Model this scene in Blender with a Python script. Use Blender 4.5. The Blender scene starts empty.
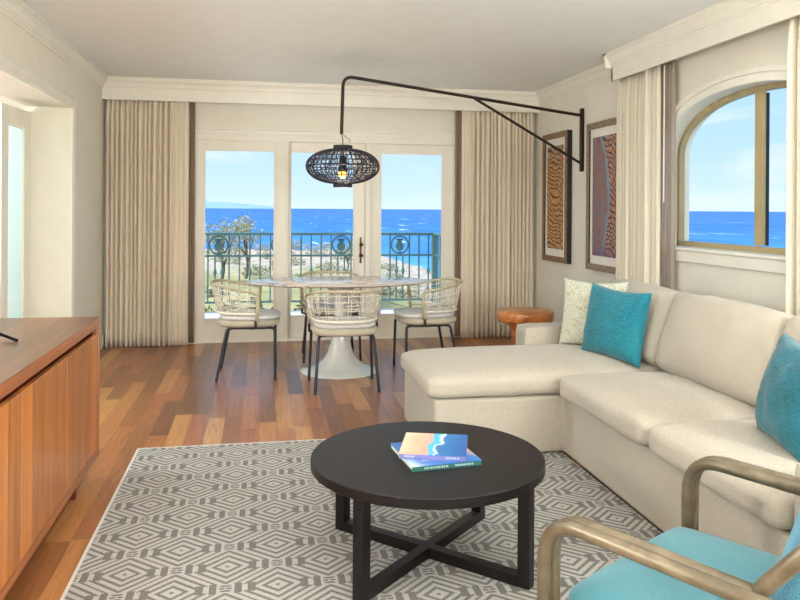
import bpy, bmesh, math, random
from mathutils import Vector, Matrix, Euler, noise
PI=math.pi; R=math.radians
random.seed(7)
scn=bpy.context.scene; COL=scn.collection
# ------------------------------------------------------------------ node helpers
def s2l(c):
    return tuple(((v/255)/12.92 if v/255<=.04045 else ((v/255+.055)/1.055)**2.4) for v in c)+(1.0,)
class X:
    def __init__(s,nt,v): s.nt=nt; s.v=v
    def _m(s,op,*a):
        n=s.nt.nodes.new('ShaderNodeMath'); n.operation=op
        for i,q in enumerate((s,)+a):
            q=q.v if isinstance(q,X) else q
            if isinstance(q,(int,float)): n.inputs[i].default_value=q
            else: s.nt.links.new(q,n.inputs[i])
        return X(s.nt,n.outputs[0])
    def __add__(s,o): return s._m('ADD',o)
    def __sub__(s,o): return s._m('SUBTRACT',o)
    def __mul__(s,o): return s._m('MULTIPLY',o)
    def __truediv__(s,o): return s._m('DIVIDE',o)
    def abs(s): return s._m('ABSOLUTE')
    def floor(s): return s._m('FLOOR')
    def fract(s): return s._m('FRACT')
    def sin(s): return s._m('SINE')
    def max(s,o): return s._m('MAXIMUM',o)
    def min(s,o): return s._m('MINIMUM',o)
    def gt(s,o): return s._m('GREATER_THAN',o)
    def lt(s,o): return s._m('LESS_THAN',o)
    def pow(s,o): return s._m('POWER',o)
    def smooth(s,a,b):
        n=s.nt.nodes.new('ShaderNodeMapRange'); n.interpolation_type='SMOOTHSTEP'
        s.nt.links.new(s.v,n.inputs[0]); n.inputs[1].default_value=a; n.inputs[2].default_value=b
        return X(s.nt,n.outputs[0])
class G:
    """one node tree with its Principled shader"""
    def __init__(s,name,world=False):
        s.mat=bpy.data.materials.new(name); s.mat.use_nodes=True; s.nt=s.mat.node_tree
        s.b=s.nt.nodes['Principled BSDF']; s.out=s.nt.nodes['Material Output']
    def new(s,t): return s.nt.nodes.new(t)
    def link(s,a,b): s.nt.links.new(a.v if isinstance(a,X) else a,b)
    def coord(s,kind='Object'):
        n=s.new('ShaderNodeTexCoord'); return n.outputs[kind]
    def xyz(s,kind='Object'):
        n=s.new('ShaderNodeSeparateXYZ'); s.link(s.coord(kind),n.inputs[0]); return [X(s.nt,o) for o in n.outputs]
    def comb(s,x,y,z):
        n=s.new('ShaderNodeCombineXYZ')
        for i,q in enumerate((x,y,z)):
            if isinstance(q,X): s.link(q,n.inputs[i])
            else: n.inputs[i].default_value=q
        return n.outputs[0]
    def noise(s,vec,scale,detail=3,rough=.5,dist=0):
        n=s.new('ShaderNodeTexNoise'); s.link(vec,n.inputs['Vector']); n.inputs['Scale'].default_value=scale
        n.inputs['Detail'].default_value=detail; n.inputs['Roughness'].default_value=rough; n.inputs['Distortion'].default_value=dist
        return X(s.nt,n.outputs[0])
    def white(s,vec):
        n=s.new('ShaderNodeTexWhiteNoise'); s.link(vec,n.inputs['Vector']); return X(s.nt,n.outputs[0])
    def scale(s,vec,sc):
        n=s.new('ShaderNodeVectorMath'); n.operation='MULTIPLY'; s.link(vec,n.inputs[0]); n.inputs[1].default_value=sc; return n.outputs[0]
    def ramp(s,f,stops,interp='LINEAR'):
        n=s.new('ShaderNodeValToRGB'); s.link(f,n.inputs[0]); cr=n.color_ramp; cr.interpolation=interp
        while len(cr.elements)<len(stops): cr.elements.new(.5)
        for e,(p,c) in zip(cr.elements,stops): e.position=p; e.color=s2l(c)
        return n.outputs[0]
    def mix(s,f,a,b,mode='MIX'):
        n=s.new('ShaderNodeMix'); n.data_type='RGBA'; n.blend_type=mode
        if isinstance(f,(int,float)): n.inputs[0].default_value=f
        else: s.link(f,n.inputs[0])
        for q,i in ((a,6),(b,7)):
            if isinstance(q,tuple): n.inputs[i].default_value=s2l(q)
            else: s.link(q,n.inputs[i])
        return n.outputs[2]
    def col(s,c):
        if isinstance(c,tuple): s.b.inputs['Base Color'].default_value=s2l(c)
        else: s.link(c,s.b.inputs['Base Color'])
        return s
    def set(s,**k):
        for n,v in k.items(): s.b.inputs[n.replace('_',' ')].default_value=v
        return s
    def bump(s,h,strength=.3,dist=.002):
        n=s.new('ShaderNodeBump'); s.link(h,n.inputs['Height']); n.inputs['Strength'].default_value=strength; n.inputs['Distance'].default_value=dist
        s.link(n.outputs[0],s.b.inputs['Normal']); return s
MATS={}
def linen(name,c,c2):
    g=G(name); co=g.coord(); a=g.noise(g.scale(co,(70,70,620)),1.0,2,.6); b=g.noise(g.scale(co,(620,620,70)),1.0,2,.6); n2=g.noise(co,3.0,3)
    w=a*.42+b*.42+n2*.16
    g.col(g.ramp(w,[(.38,c2),(.6,c)])); g.set(Roughness=.92,Sheen_Weight=.15); g.bump(a+b,.22,.002); MATS[name]=g.mat
def plain(name,c,rough=.5,metal=0.,var=.03,nscale=6,**k):
    g=G(name); n=g.noise(g.coord(),nscale,3)
    lo=tuple(max(0,v*(1-var)) for v in c); hi=tuple(min(255,v*(1+var)) for v in c)
    g.col(g.ramp(n,[(.3,lo),(.7,hi)])); g.set(Roughness=rough,Metallic=metal,**k); MATS[name]=g.mat; return g
def fabric(name,c,c2,sc=260,stretch=(1,1,1),bump=.35,sheen=.2,rough=.9,mottle=.5):
    g=G(name); co=g.coord(); v=g.scale(co,stretch)
    n1=g.noise(v,sc,2,.6); n2=g.noise(co,3.5,3)
    w=n1*(1-mottle*.5)+n2*(mottle*.5)
    g.col(g.ramp(w,[(.33,c2),(.62,c)])); g.set(Roughness=rough,Sheen_Weight=sheen); g.bump(n1,bump,.002); MATS[name]=g.mat; return g
def M(n): return MATS[n]
# ------------------------------------------------------------------ materials
plain('wall_paint',(236,231,216),.7,var=.01)
plain('ceiling_paint',(243,245,241),.85,var=.008)
plain('trim_paint',(242,238,225),.42,var=.01)
plain('door_paint',(238,232,218),.35,var=.01)
plain('black_metal',(38,36,38),.38,.7)
plain('bronze_dark',(52,40,34),.42,.6)
plain('leg_metal',(52,55,60),.42,.5)
plain('lacquer_white',(225,226,220),.14,var=.01)
plain('rope',(228,222,206),.85,nscale=120,var=.10)
plain('rope_rail',(184,174,146),.7,nscale=90,var=.14)
plain('window_frame_tan',(178,160,118),.45)
plain('teal_iron',(86,122,122),.5,.1)
plain('page_paper',(236,232,222),.9)
plain('mat_board',(238,234,224),.85,var=.006)
plain('frame_side_dark',(28,28,36),.5)
plain('cord_white',(232,226,214),.5)
plain('pendant_wicker',(34,32,50),.5,nscale=60,var=.3)
plain('black_plastic',(20,20,24),.35)
plain('brass_dark',(84,68,46),.35,.8)
plain('trunk_bark',(120,104,84),.9,var=.2)
plain('spine_green',(28,86,78),.5)
plain('spine_violet',(112,112,170),.5)
plain('letter_white',(176,196,204),.6)
plain('island_haze',(138,172,206),1.0,nscale=.003,var=.03)  # distance haze is painted into this pale blue, not rock colour
plain('balcony_tile',(205,205,206),.5)
linen('sofa_linen',(190,181,166),(166,157,142))
fabric('chair_pad',(216,213,210),(196,194,194),300)
fabric('seat_rope',(196,186,166),(160,150,130),210)
fabric('curtain_linen',(240,226,204),(228,213,191),260,(1,1,1),.1,mottle=.2)
fabric('curtain_pale',(232,223,203),(218,209,190),260,(1,1,1),.1,mottle=.2)
fabric('teal_chair',(82,144,156),(56,112,126),420,(1,1,1),.5)
fabric('teal_chair_back',(98,164,190),(54,116,146),300,(1,1,1),.7)
g=fabric('teal_pillow',(18,128,144),(4,84,104),150,(.2,1.7,1),.6)
g=fabric('blue_pillow',(20,112,128),(4,70,88),150,(.2,1.7,1),.6)
# leafy boucle pillow
g=G('pale_boucle'); co=g.coord(); n1=g.noise(g.scale(co,(1,1,.6)),70,3,.6,1.2); n2=g.noise(co,14,2)
c=g.ramp(n1,[(.36,(158,158,104)),(.46,(198,195,172)),(.58,(222,219,205)),(.66,(160,186,172))])
c=g.mix(n2.smooth(.5,.7),c,(206,208,190)); g.col(c).set(Roughness=.95,Sheen_Weight=.3).bump(n1,.9,.006); MATS['pale_boucle']=g.mat
# floor
g=G('oak_floor'); x,y,z=g.xyz(); W=.107
ci=(x/W).floor(); off=g.white(g.comb(ci,3.1,0)); L=.82
rv=y/L+off*7.0; ri=rv.floor(); rnd=g.white(g.comb(ci,ri,1.7)); rnd2=g.white(g.comb(ci,ri,9.2))
grain=g.noise(g.comb(x*38+rnd*40,y*2.2+rnd*13,0),1.0,5,.6,1.4); fine=g.noise(g.comb(x*320,y*8,rnd*9),1.0,2)
base=g.ramp(rnd,[(0,(124,80,54)),(.22,(148,96,60)),(.45,(172,112,68)),(.62,(178,106,66)),(.8,(196,136,80)),(1,(212,160,94))])
gr=g.ramp(grain*.75+fine*.25,[(.3,(150,132,122)),(.5,(218,210,204)),(.72,(255,252,248))])
c=g.mix(.75,base,gr,'MULTIPLY')
e1=((x/W).fract()-.5).abs().gt(.488); e2=(rv.fract()-.5).abs().gt(.498); e=e1.max(e2)
c=g.mix(e*.5,c,(60,36,26)); g.col(c).set(Roughness=.33,Coat_Weight=.2,Coat_Roughness=.22)
g.bump(grain,.02,.001); MATS['oak_floor']=g.mat
# rug
g=G('rug_weave'); x,y,z=g.xyz('Object'); a,b=.184,.1655
def cell(ox,oy):
    dx=(((x-ox)/(2*a)+.5).fract()-.5)*(2*a); dy=(((y-oy)/(2*b)+.5).fract()-.5)*(2*b)
    return dx.abs()/a, dy.abs()/b
jit=g.noise(g.coord(),240,1)
OX,OY=.071,3.053
p1,q1=cell(OX,OY); p2,q2=cell(OX+a,OY+b)
m1=p1+q1; sel=m1.lt(p2+q2); inv=sel*-1+1
p=p1*sel+p2*inv; q=q1*sel+q2*inv; m=p+q+(jit-.5)*.045
ring=(((m-.02)*4.0+.5).fract()-.5).abs().lt(.215)*m.gt(.12)
tipx=p.gt(.845); tipy=p.lt(.16)*q.gt(.80)
ring=ring*(tipx.max(tipy)*-1+1)
barA=p.gt(.43)*p.lt(.58)*q.lt(.19); barB=p.gt(.69)*p.lt(.83)*q.lt(.21)
clearA=p.gt(.58)*p.lt(.69)*q.lt(.14); clearB=p.gt(.83)*p.lt(.9)*q.lt(.2)
ring=ring*(clearA.max(clearB)*-1+1)
rung=(p.lt(.11)*q.gt(.86)*q.lt(.93)).max(p.gt(.88)*q.lt(.035))
dark=ring.max(barA).max(barB).max(rung).max(m.lt(.055))
wv=g.noise(g.comb(x*260,y*140,0),1.0,2,.7)
lite=g.ramp(wv,[(.3,(148,145,140)),(.65,(188,185,179))]); dk=g.ramp(wv,[(.3,(80,77,75)),(.7,(126,122,118))])
g.col(g.mix(dark,lite,dk)).set(Roughness=.95,Sheen_Weight=.1); g.bump(wv+dark*-.4,.5,.004); MATS['rug_weave']=g.mat
plain('rug_border',(206,202,196),.95,nscale=150,var=.08)
# teak
def teak(name,axis,c):
    g=G(name); x,y,z=g.xyz()
    if axis=='z': v=g.comb(y*26,z*1.6,x*26); bi=(y/.135).floor()
    else: v=g.comb(x*26,y*1.4,z*26); bi=(x/.16).floor()
    n=g.noise(v,1.0,4,.55,.8); r=g.white(g.comb(bi,2.3,0)); f=n*.72+r*.28
    lo=tuple(q*.70 for q in c); hi=tuple(min(255,q*1.18) for q in c)
    g.col(g.ramp(f,[(.25,lo),(.5,c),(.78,hi)])).set(Roughness=.32,Coat_Weight=.15,Coat_Roughness=.2); g.bump(n,.05,.001); MATS[name]=g.mat
teak('teak_upright','z',(174,106,46)); teak('teak_top','y',(120,76,46)); teak('teak_edge','y',(160,94,52))
plain('teak_dark_red',(92,30,14),.5)  # dark red tone of the finger groove and legs
# dark table
g=G('espresso_wood'); x,y,z=g.xyz(); n=g.noise(g.comb(x*4,y*30,z*30),1.0,4,.6)
g.col(g.ramp(n,[(.3,(17,13,14)),(.7,(27,21,22))])).set(Roughness=.42,Specular_IOR_Level=.3); g.bump(n,.05,.001); MATS['espresso_wood']=g.mat
# stump
g=G('stump_wood'); x,y,z=g.xyz(); n=g.noise(g.comb(x*9,y*9,z*5),1.0,4,.6,1.5)
g.col(g.ramp(n,[(.3,(136,72,34)),(.5,(190,114,58)),(.7,(218,150,88))])).set(Roughness=.3,Coat_Weight=.2); MATS['stump_wood']=g.mat
# marble
g=G('pink_marble'); co=g.coord(); n=g.noise(co,3.2,6,.62,1.6); n2=g.noise(co,1.6,4,.6,.8)
v=(n-.5).abs(); c=g.ramp(n2,[(.3,(228,220,214)),(.5,(212,200,192)),(.68,(240,238,236))]); c=g.mix(v.smooth(.05,.0)*.6,c,(150,120,108))
g.col(c).set(Roughness=.12); MATS['pink_marble']=g.mat
# bronze-wood tube of the lounge chair
g=G('driftwood_tube'); x,y,z=g.xyz(); n=g.noise(g.comb(x*9,y*9,z*9),1.0,4,.6,.6)
g.col(g.ramp(n,[(.3,(84,73,57)),(.55,(112,99,79)),(.75,(136,123,102))])).set(Roughness=.34,Metallic=.25); MATS['driftwood_tube']=g.mat
# bark frame
g=G('bark_frame'); x,y,z=g.xyz(); n=g.noise(g.comb(x*20,y*60,z*90),1.0,3,.6,1)
g.col(g.ramp(n,[(.35,(66,48,34)),(.5,(128,96,64)),(.65,(176,146,104))])).set(Roughness=.5); MATS['bark_frame']=g.mat
g=G('grey_bark_frame'); x,y,z=g.xyz(); n=g.noise(g.comb(x*20,y*60,z*90),1.0,3,.6,1)
g.col(g.ramp(n,[(.35,(84,70,56)),(.5,(140,120,92)),(.65,(178,160,130))])).set(Roughness=.5); MATS['grey_bark_frame']=g.mat
# art prints: generic knotted-net abstracts
def net_art(name,kind):
    g=G(name); x,y,z=g.xyz(); co=g.comb(y,z,0); w=g.noise(co,4.5,2); w2=g.noise(g.comb(y,z,4.0),3.0,2)
    u=(y+(w-.5)*.16+z*.12)*26; v=(z+(w2-.5)*.26-y*.35)*21
    row=v.floor(); us=u+row*.5
    ln=((us.fract()-.5).abs().gt(.38)).max((v.fract()-.5).abs().gt(.36)); blob=g.noise(g.comb(us,v,0),1.2,2)
    if kind==0:
        bg=g.ramp(blob,[(.3,(176,112,54)),(.5,(214,158,96)),(.7,(232,196,146))])
        top=g.noise(co,30,3,.6,2.5); bg=g.mix((z+(w-.5)*.5).smooth(.28,.55)*.8,bg,g.ramp(top,[(.4,(70,36,30)),(.52,(222,214,206)),(.62,(196,120,72))]))
        c=g.mix(ln*.92,bg,(34,22,20))
    else:
        cv=y+.085-z*z*.55+(w-.5)*.06         # a bowed band
        left=g.ramp(g.noise(co,16,4,.6,1.5),[(.3,(120,60,44)),(.45,(150,110,96)),(.6,(112,116,134)),(.72,(172,96,56))])
        right=g.mix(ln*.9,g.ramp(blob,[(.3,(140,70,40)),(.5,(206,150,106)),(.7,(150,160,188))]),(38,20,46))
        c=g.mix(cv.smooth(-.01,.01),right,left)
        c=g.mix((cv.abs().lt(.022))*.85,c,(116,150,176)); c=g.mix(z.smooth(-.36,-.56)*.7,c,g.ramp(g.noise(co,40,2),[(.4,(60,34,74)),(.6,(126,96,150))]))
    g.col(c).set(Roughness=.6); MATS[name]=g.mat
net_art('net_print',0); net_art('shore_print',1)
# book covers
g=G('beach_cover'); x,y,z=g.xyz(); n=g.noise(g.comb(x,y,0),13,1.5,.5,.3); n2=g.noise(g.comb(x,y,2),120,3)
t=x+(n-.5)*.085-y*.10
c=g.ramp(t*3.2+.5,[(.0,(250,206,176)),(.30,(246,172,138)),(.42,(240,160,140)),(.455,(66,178,214)),(.52,(52,170,214)),(.56,(226,240,246)),(.585,(38,112,172)),(.8,(28,92,160)),(1,(22,84,158))])
c=g.mix(n2.gt(.66)*t.gt(.03)*.35,c,(70,136,190)); g.col(c).set(Roughness=.3); MATS['beach_cover']=g.mat
g=G('coast_cover'); x,y,z=g.xyz(); n=g.noise(g.comb(x,y,0),14,4)
c=g.ramp(x*2.4+y*1.2+.5+(n-.5)*.25,[(.0,(206,222,238)),(.18,(60,116,186)),(.5,(38,92,168)),(.68,(52,120,190)),(.8,(226,170,128)),(1,(236,182,140))]); g.col(c).set(Roughness=.3); MATS['coast_cover']=g.mat
# glass
def thin_glass(name,tint,refl):
    g=G(name); tr=g.new('ShaderNodeBsdfTransparent'); tr.inputs[0].default_value=tint
    gl=g.new('ShaderNodeBsdfGlossy'); gl.inputs['Roughness'].default_value=.01
    lw=g.new('ShaderNodeLayerWeight'); lw.inputs[0].default_value=.5
    mx=g.new('ShaderNodeMixShader'); f=X(g.nt,lw.outputs['Facing']).pow(5.0)*refl; g.link(f,mx.inputs[0]); g.link(tr.outputs[0],mx.inputs[1]); g.link(gl.outputs[0],mx.inputs[2])
    g.link(mx.outputs[0],g.out.inputs[0]); MATS[name]=g.mat
thin_glass('clear_glass',(.985,.99,.99,1),.35)
g=G('frosted_glass'); tl=g.new('ShaderNodeBsdfTranslucent'); tl.inputs[0].default_value=(.78,.90,.89,1)
tp=g.new('ShaderNodeBsdfTransparent'); tp.inputs[0].default_value=(.85,.97,.95,1); gl=g.new('ShaderNodeBsdfGlossy'); gl.inputs['Roughness'].default_value=.3; gl.inputs[0].default_value=(.8,.95,.95,1)
m1=g.new('ShaderNodeMixShader'); m1.inputs[0].default_value=.06; g.link(tl.outputs[0],m1.inputs[1]); g.link(tp.outputs[0],m1.inputs[2])
m2=g.new('ShaderNodeMixShader'); m2.inputs[0].default_value=.08; g.link(m1.outputs[0],m2.inputs[1]); g.link(gl.outputs[0],m2.inputs[2]); g.link(m2.outputs[0],g.out.inputs[0]); MATS['frosted_glass']=g.mat
def sheer(name,c,op):
    g=G(name); g.col(c).set(Roughness=.9); tp=g.new('ShaderNodeBsdfTransparent'); mx=g.new('ShaderNodeMixShader'); mx.inputs[0].default_value=op
    g.link(tp.outputs[0],mx.inputs[1]); g.link(g.b.outputs[0],mx.inputs[2]); g.link(mx.outputs[0],g.out.inputs[0]); MATS[name]=g.mat
sheer('sheer_taupe',(176,160,146),.55); sheer('sheer_brown',(142,118,100),.95)
def emit(name,c,s):
    g=G(name); g.col(c); g.b.inputs['Emission Color'].default_value=s2l(c); g.b.inputs['Emission Strength'].default_value=s; MATS[name]=g.mat
emit('bulb_glow',(255,176,84),3.2); emit('fill_glow',(255,246,232),6)  # the second glow belongs to the added out-of-frame fill fixtures
# sea
g=G('sea_water'); x,y,z=g.xyz(); co=g.coord('Object')
n=g.noise(g.scale(co,(.04,.008,1)),1.0,5,.65); big=g.noise(g.scale(co,(.0012,.004,1)),1.0,3)
dist=(x*x+y*y).pow(.5)
c=g.ramp((dist-100)/1500.0+(big-.5)*.25,[(.0,(92,170,210)),(.10,(66,136,198)),(.3,(58,120,186)),(1,(62,116,182))])
caps=g.noise(g.scale(co,(.07,.012,1)),1.0,4,.7).gt(.64); c=g.mix(caps*.8,c,(236,244,250)); c=g.mix(n.smooth(.42,.62)*.4,c,(26,82,166))
g.col(c).set(Roughness=.6,Specular_IOR_Level=.12); MATS['sea_water']=g.mat
# dune land
g=G('dune_land'); x,y,z=g.xyz(); co=g.coord(); n=g.noise(g.scale(co,(.06,.03,0)),1.0,5,.6,.6); n2=g.noise(g.scale(co,(.5,.5,0)),1.0,4,.7); n3=g.noise(g.scale(co,(.02,.012,0)),1.0,3)
grass=g.ramp(n*.6+n2*.4,[(.34,(84,98,62)),(.45,(146,146,100)),(.56,(176,166,118)),(.68,(190,170,140))])
sand=g.ramp(n2,[(.35,(150,132,120)),(.5,(186,172,158)),(.65,(206,196,186))])
sh=(z*-1).smooth(9.0,10.2); c=g.mix(sh,grass,sand); g.col(c).set(Roughness=1); MATS['dune_land']=g.mat
def leafmat(name,c1,c2):
    g=G(name); n=g.noise(g.coord(),1.7,3); o=g.new('ShaderNodeObjectInfo'); g.col(g.ramp(n,[(.3,c1),(.7,c2)])).set(Roughness=.8); MATS[name]=g.mat
leafmat('dry_leaf',(150,150,122),(202,197,168)); leafmat('shrub_leaf',(92,112,66),(150,160,100))
# ------------------------------------------------------------------ mesh helpers
XF={}
class MB:
    def __init__(s): s.b=bmesh.new()
    def face(s,pts):
        vs=[s.b.verts.new(p) for p in pts]; s.b.faces.new(vs)
    def box(s,lo,hi):
        x0,y0,z0=lo; x1,y1,z1=hi
        v=[s.b.verts.new(p) for p in ((x0,y0,z0),(x1,y0,z0),(x1,y1,z0),(x0,y1,z0),(x0,y0,z1),(x1,y0,z1),(x1,y1,z1),(x0,y1,z1))]
        for f in ((3,2,1,0),(4,5,6,7),(0,1,5,4),(1,2,6,5),(2,3,7,6),(3,0,4,7)): s.b.faces.new([v[i] for i in f])
        return s
    def obox(s,c,half,rz=0,mat=None):
        m=(mat if mat else Matrix.Translation(c)@Matrix.Rotation(rz,4,'Z'))
        q=[m@Vector((sx*half[0],sy*half[1],sz*half[2])) for sz in (-1,1) for sx,sy in ((-1,-1),(1,-1),(1,1),(-1,1))]
        v=[s.b.verts.new(p) for p in q]
        for f in ((3,2,1,0),(4,5,6,7),(0,1,5,4),(1,2,6,5),(2,3,7,6),(3,0,4,7)): s.b.faces.new([v[i] for i in f])
        return s
    def tube(s,pts,r,seg=10,closed=False):
        pts=[Vector(p) for p in pts]; n=len(pts); rs=r if isinstance(r,(list,tuple)) else [r]*n
        T=[]
        for i in range(n):
            a=pts[(i-1)%n] if (closed or i>0) else pts[i]; c=pts[(i+1)%n] if (closed or i<n-1) else pts[i]
            T.append((c-a).normalized())
        up=Vector((0,0,1)) if abs(T[0].z)<.9 else Vector((1,0,0)); N=(up-T[0]*up.dot(T[0])).normalized(); rings=[]
        for i in range(n):
            N=(N-T[i]*N.dot(T[i])).normalized(); B=T[i].cross(N)
            rings.append([s.b.verts.new(pts[i]+(N*math.cos(2*PI*k/seg)+B*math.sin(2*PI*k/seg))*rs[i]) for k in range(seg)])
        for i in range(n if closed else n-1):
            a,c=rings[i],rings[(i+1)%n]
            for k in range(seg): s.b.faces.new((a[k],a[(k+1)%seg],c[(k+1)%seg],c[k]))
        if not closed: s.b.faces.new(list(reversed(rings[0]))); s.b.faces.new(rings[-1])
        return s
    def lathe(s,prof,seg=48,c=(0,0,0),sx=1,sy=1):
        rings=[]
        for r,z in prof:
            if r<1e-6: rings.append([s.b.verts.new((c[0],c[1],c[2]+z))])
            else: rings.append([s.b.verts.new((c[0]+sx*r*math.cos(2*PI*k/seg),c[1]+sy*r*math.sin(2*PI*k/seg),c[2]+z)) for k in range(seg)])
        for a,b2 in zip(rings,rings[1:]):
            for k in range(seg):
                k2=(k+1)%seg
                if len(a)==1 and len(b2)==1: continue
                if len(a)==1: s.b.faces.new((a[0],b2[k2],b2[k]))
                elif len(b2)==1: s.b.faces.new((a[k],a[k2],b2[0]))
                else: s.b.faces.new((a[k],a[k2],b2[k2],b2[k]))
        return s
    def prism(s,poly,axis,a,b2):
        """poly in the two other axes, extruded from a to b2 along axis"""
        def P(u,v,t): return {'x':(t,u,v),'y':(u,t,v),'z':(u,v,t)}[axis]
        A=[s.b.verts.new(P(u,v,a)) for u,v in poly]; B=[s.b.verts.new(P(u,v,b2)) for u,v in poly]
        s.b.faces.new(A); s.b.faces.new(list(reversed(B))); n=len(poly)
        for i in range(n): s.b.faces.new((A[i],B[i],B[(i+1)%n],A[(i+1)%n]))
        return s
    def grid(s,fn,nu,nv,closeu=False):
        V=[[s.b.verts.new(fn(i/nu,j/nv)) for j in range(nv+1)] for i in range(nu if closeu else nu+1)]
        for i in range(nu):
            a=V[i]; c=V[(i+1)%len(V)]
            for j in range(nv): s.b.faces.new((a[j],c[j],c[j+1],a[j+1]))
        return s
    def cushion(s,half,r,mat,puff=0.,n=14,wob=0.,seed=0,puffside=0.):
        """rounded box with crowned faces, in matrix mat"""
        tmp=bmesh.new(); bmesh.ops.create_cube(tmp,size=2); bmesh.ops.subdivide_edges(tmp,edges=tmp.edges[:],cuts=n,use_grid_fill=True)
        vm={}
        for v in tmp.verts:
            p=v.co; h=Vector(half); q=Vector((p.x*h.x,p.y*h.y,p.z*h.z)); core=Vector([max(-(h[i]-r),min(h[i]-r,q[i])) for i in range(3)])
            # denser corners
            d=q-core; o=core+(d.normalized()*r if d.length>1e-6 else Vector())
            fx=1-(abs(o.x)/h.x)**2.6; fy=1-(abs(o.y)/h.y)**2.6; fz=1-(abs(o.z)/h.z)**2
            fx,fy,fz=max(fx,0),max(fy,0),max(fz,0)
            o.z+=puff*fx*fy*(1 if p.z>0 else -.0)*(abs(o.z)/h.z)
            o.x+=puffside*fz*fy*(o.x/h.x); o.y+=puffside*fz*fx*(o.y/h.y)
            if wob: 
                k=noise.noise_vector(Vector((o.x*5+seed,o.y*5,o.z*5)))*wob; o+=k
            vm[v]=s.b.verts.new(mat@o)
        for f in tmp.faces: s.b.faces.new([vm[v] for v in f.verts])
        tmp.free(); return s
    def pillow(s,w,h,t,mat,seed=0,n=26,pinch=.07):
        """knife-edge throw pillow: local x width, y height, z thickness"""
        for side in (1,-1):
            def fn(a,b2):
                # cosine spacing
                u=-math.cos(PI*a); v=-math.cos(PI*b2)
                x=u*(1-pinch*(1-v*v)*abs(u)); y=v*(1-pinch*(1-u*u)*abs(v))
                th=((1-u*u)*(1-v*v)); th=max(th,0)**.42
                wr=noise.noise(Vector((u*2.2+seed,v*2.2,side*3)))*.10+noise.noise(Vector((u*5+seed,v*5,side*7)))*.05
                edge=min(1,6*th); zz=side*t/2*th*(1+wr*1.6)
                return mat@Vector((x*w/2,y*h/2,zz))
            s.grid(fn,n,n)
        bmesh.ops.remove_doubles(s.b,verts=s.b.verts[:],dist=1e-5); return s
    def build(s,name,mat,parent=None,smooth=True,bevel=0,local=False,angle=40,solid=0,origin=None,seg=2):
        bmesh.ops.recalc_face_normals(s.b,faces=s.b.faces[:])
        me=bpy.data.meshes.new(name); 
        if parent is not None and not local:
            s.b.transform(XF[parent].inverted())
        o=None
        if parent is None and not local:
            vs=[v.co for v in s.b.verts]
            if origin is None:
                origin=((min(v.x for v in vs)+max(v.x for v in vs))/2,(min(v.y for v in vs)+max(v.y for v in vs))/2,min(v.z for v in vs))
            s.b.transform(Matrix.Translation(-Vector(origin)))
        s.b.to_mesh(me); s.b.free(); me.materials.append(MATS[mat])
        o=bpy.data.objects.new(name,me); COL.objects.link(o)
        if parent is not None:
            o.parent=parent; XF[o]=XF[parent]
        else:
            if origin is not None: o.location=origin; XF[o]=Matrix.Translation(origin)
        if smooth:
            for p in me.polygons: p.use_smooth=True
            try: me.set_sharp_from_angle(angle=R(angle))
            except Exception: pass
        if solid:
            m=o.modifiers.new('thick','SOLIDIFY'); m.thickness=solid; m.offset=0
        if bevel:
            m=o.modifiers.new('bev','BEVEL'); m.width=bevel; m.segments=seg; m.limit_method='ANGLE'; m.angle_limit=R(35)
        return o
def tag(o,label=None,cat=None,group=None,kind=None):
    if label: o['label']=label
    if cat: o['category']=cat
    if group: o['group']=group
    if kind: o['kind']=kind
    return o
def thing(name,loc,rz=0,label=None,cat=None,group=None):
    o=bpy.data.objects.new(name,None); COL.objects.link(o); o.location=loc; o.rotation_euler=(0,0,rz); o.empty_display_size=.1
    XF[o]=Matrix.Translation(loc)@Matrix.Rotation(rz,4,'Z'); tag(o,label,cat,group); return o
def dup(root,loc,rz,label,group=None):
    r=root.copy(); COL.objects.link(r); r.location=loc; r.rotation_euler=(0,0,rz); r['label']=label
    if group: r['group']=group
    for ch in list(root.children):
        c=ch.copy(); COL.objects.link(c); c.parent=r
        for g2 in list(ch.children):
            d=g2.copy(); COL.objects.link(d); d.parent=c
    return r
def struct(name,mb,mat,label,cat,parent=None,**k):
    o=mb.build(name,mat,parent,**k)
    if parent is None: tag(o,label,cat,kind='structure')
    return o
def smoothpath(pts,n=8,closed=False):
    """Catmull-Rom through pts"""
    P=[Vector(p) for p in pts]; out=[]; N=len(P)
    for i in range(N if closed else N-1):
        g=lambda k: P[k%N] if closed else P[max(0,min(N-1,k))]
        a,b,c,d=g(i-1),g(i),g(i+1),g(i+2)
        for j in range(n):
            t=j/n; out.append(.5*((2*b)+(c-a)*t+(2*a-5*b+4*c-d)*t*t+(3*b-a-3*c+d)*t**3))
    if not closed: out.append(P[-1])
    return out
def fillet(pts,r,n=7):
    P=[Vector(p) for p in pts]; out=[P[0]]
    for i in range(1,len(P)-1):
        a,b,c=P[i-1],P[i],P[i+1]; u=(a-b).normalized(); v=(c-b).normalized(); rr=min(r,(a-b).length*.49,(c-b).length*.49)
        p0=b+u*rr; p1=b+v*rr
        for j in range(n+1):
            t=j/n; out.append(p0*(1-t)**2+b*2*t*(1-t)+p1*t*t)
    out.append(P[-1]); return out
# ------------------------------------------------------------------ room shell
XL,XR,YB,YR,H=-1.50,2.92,7.74,-1.6,2.61
T=.12
mb=MB(); mb.box((XL-T,YR-T,-.06),(XR+T+.1,YB+.18,0)); mb.box((-4.4,3.2,-.06),(XL-T,8.0,0))
struct('floor',mb,'oak_floor','polished reddish brown wood plank floor running toward the balcony','floor',smooth=False,origin=(0,0,0))
mb=MB(); mb.box((XL-T,YR-T,H),(XR+T+.1,YB+.18,H+.15)); mb.box((-4.4,3.2,H),(XL-T,8.0,H+.15))
struct('ceiling',mb,'ceiling_paint','flat white painted ceiling','ceiling',smooth=False)
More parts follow.
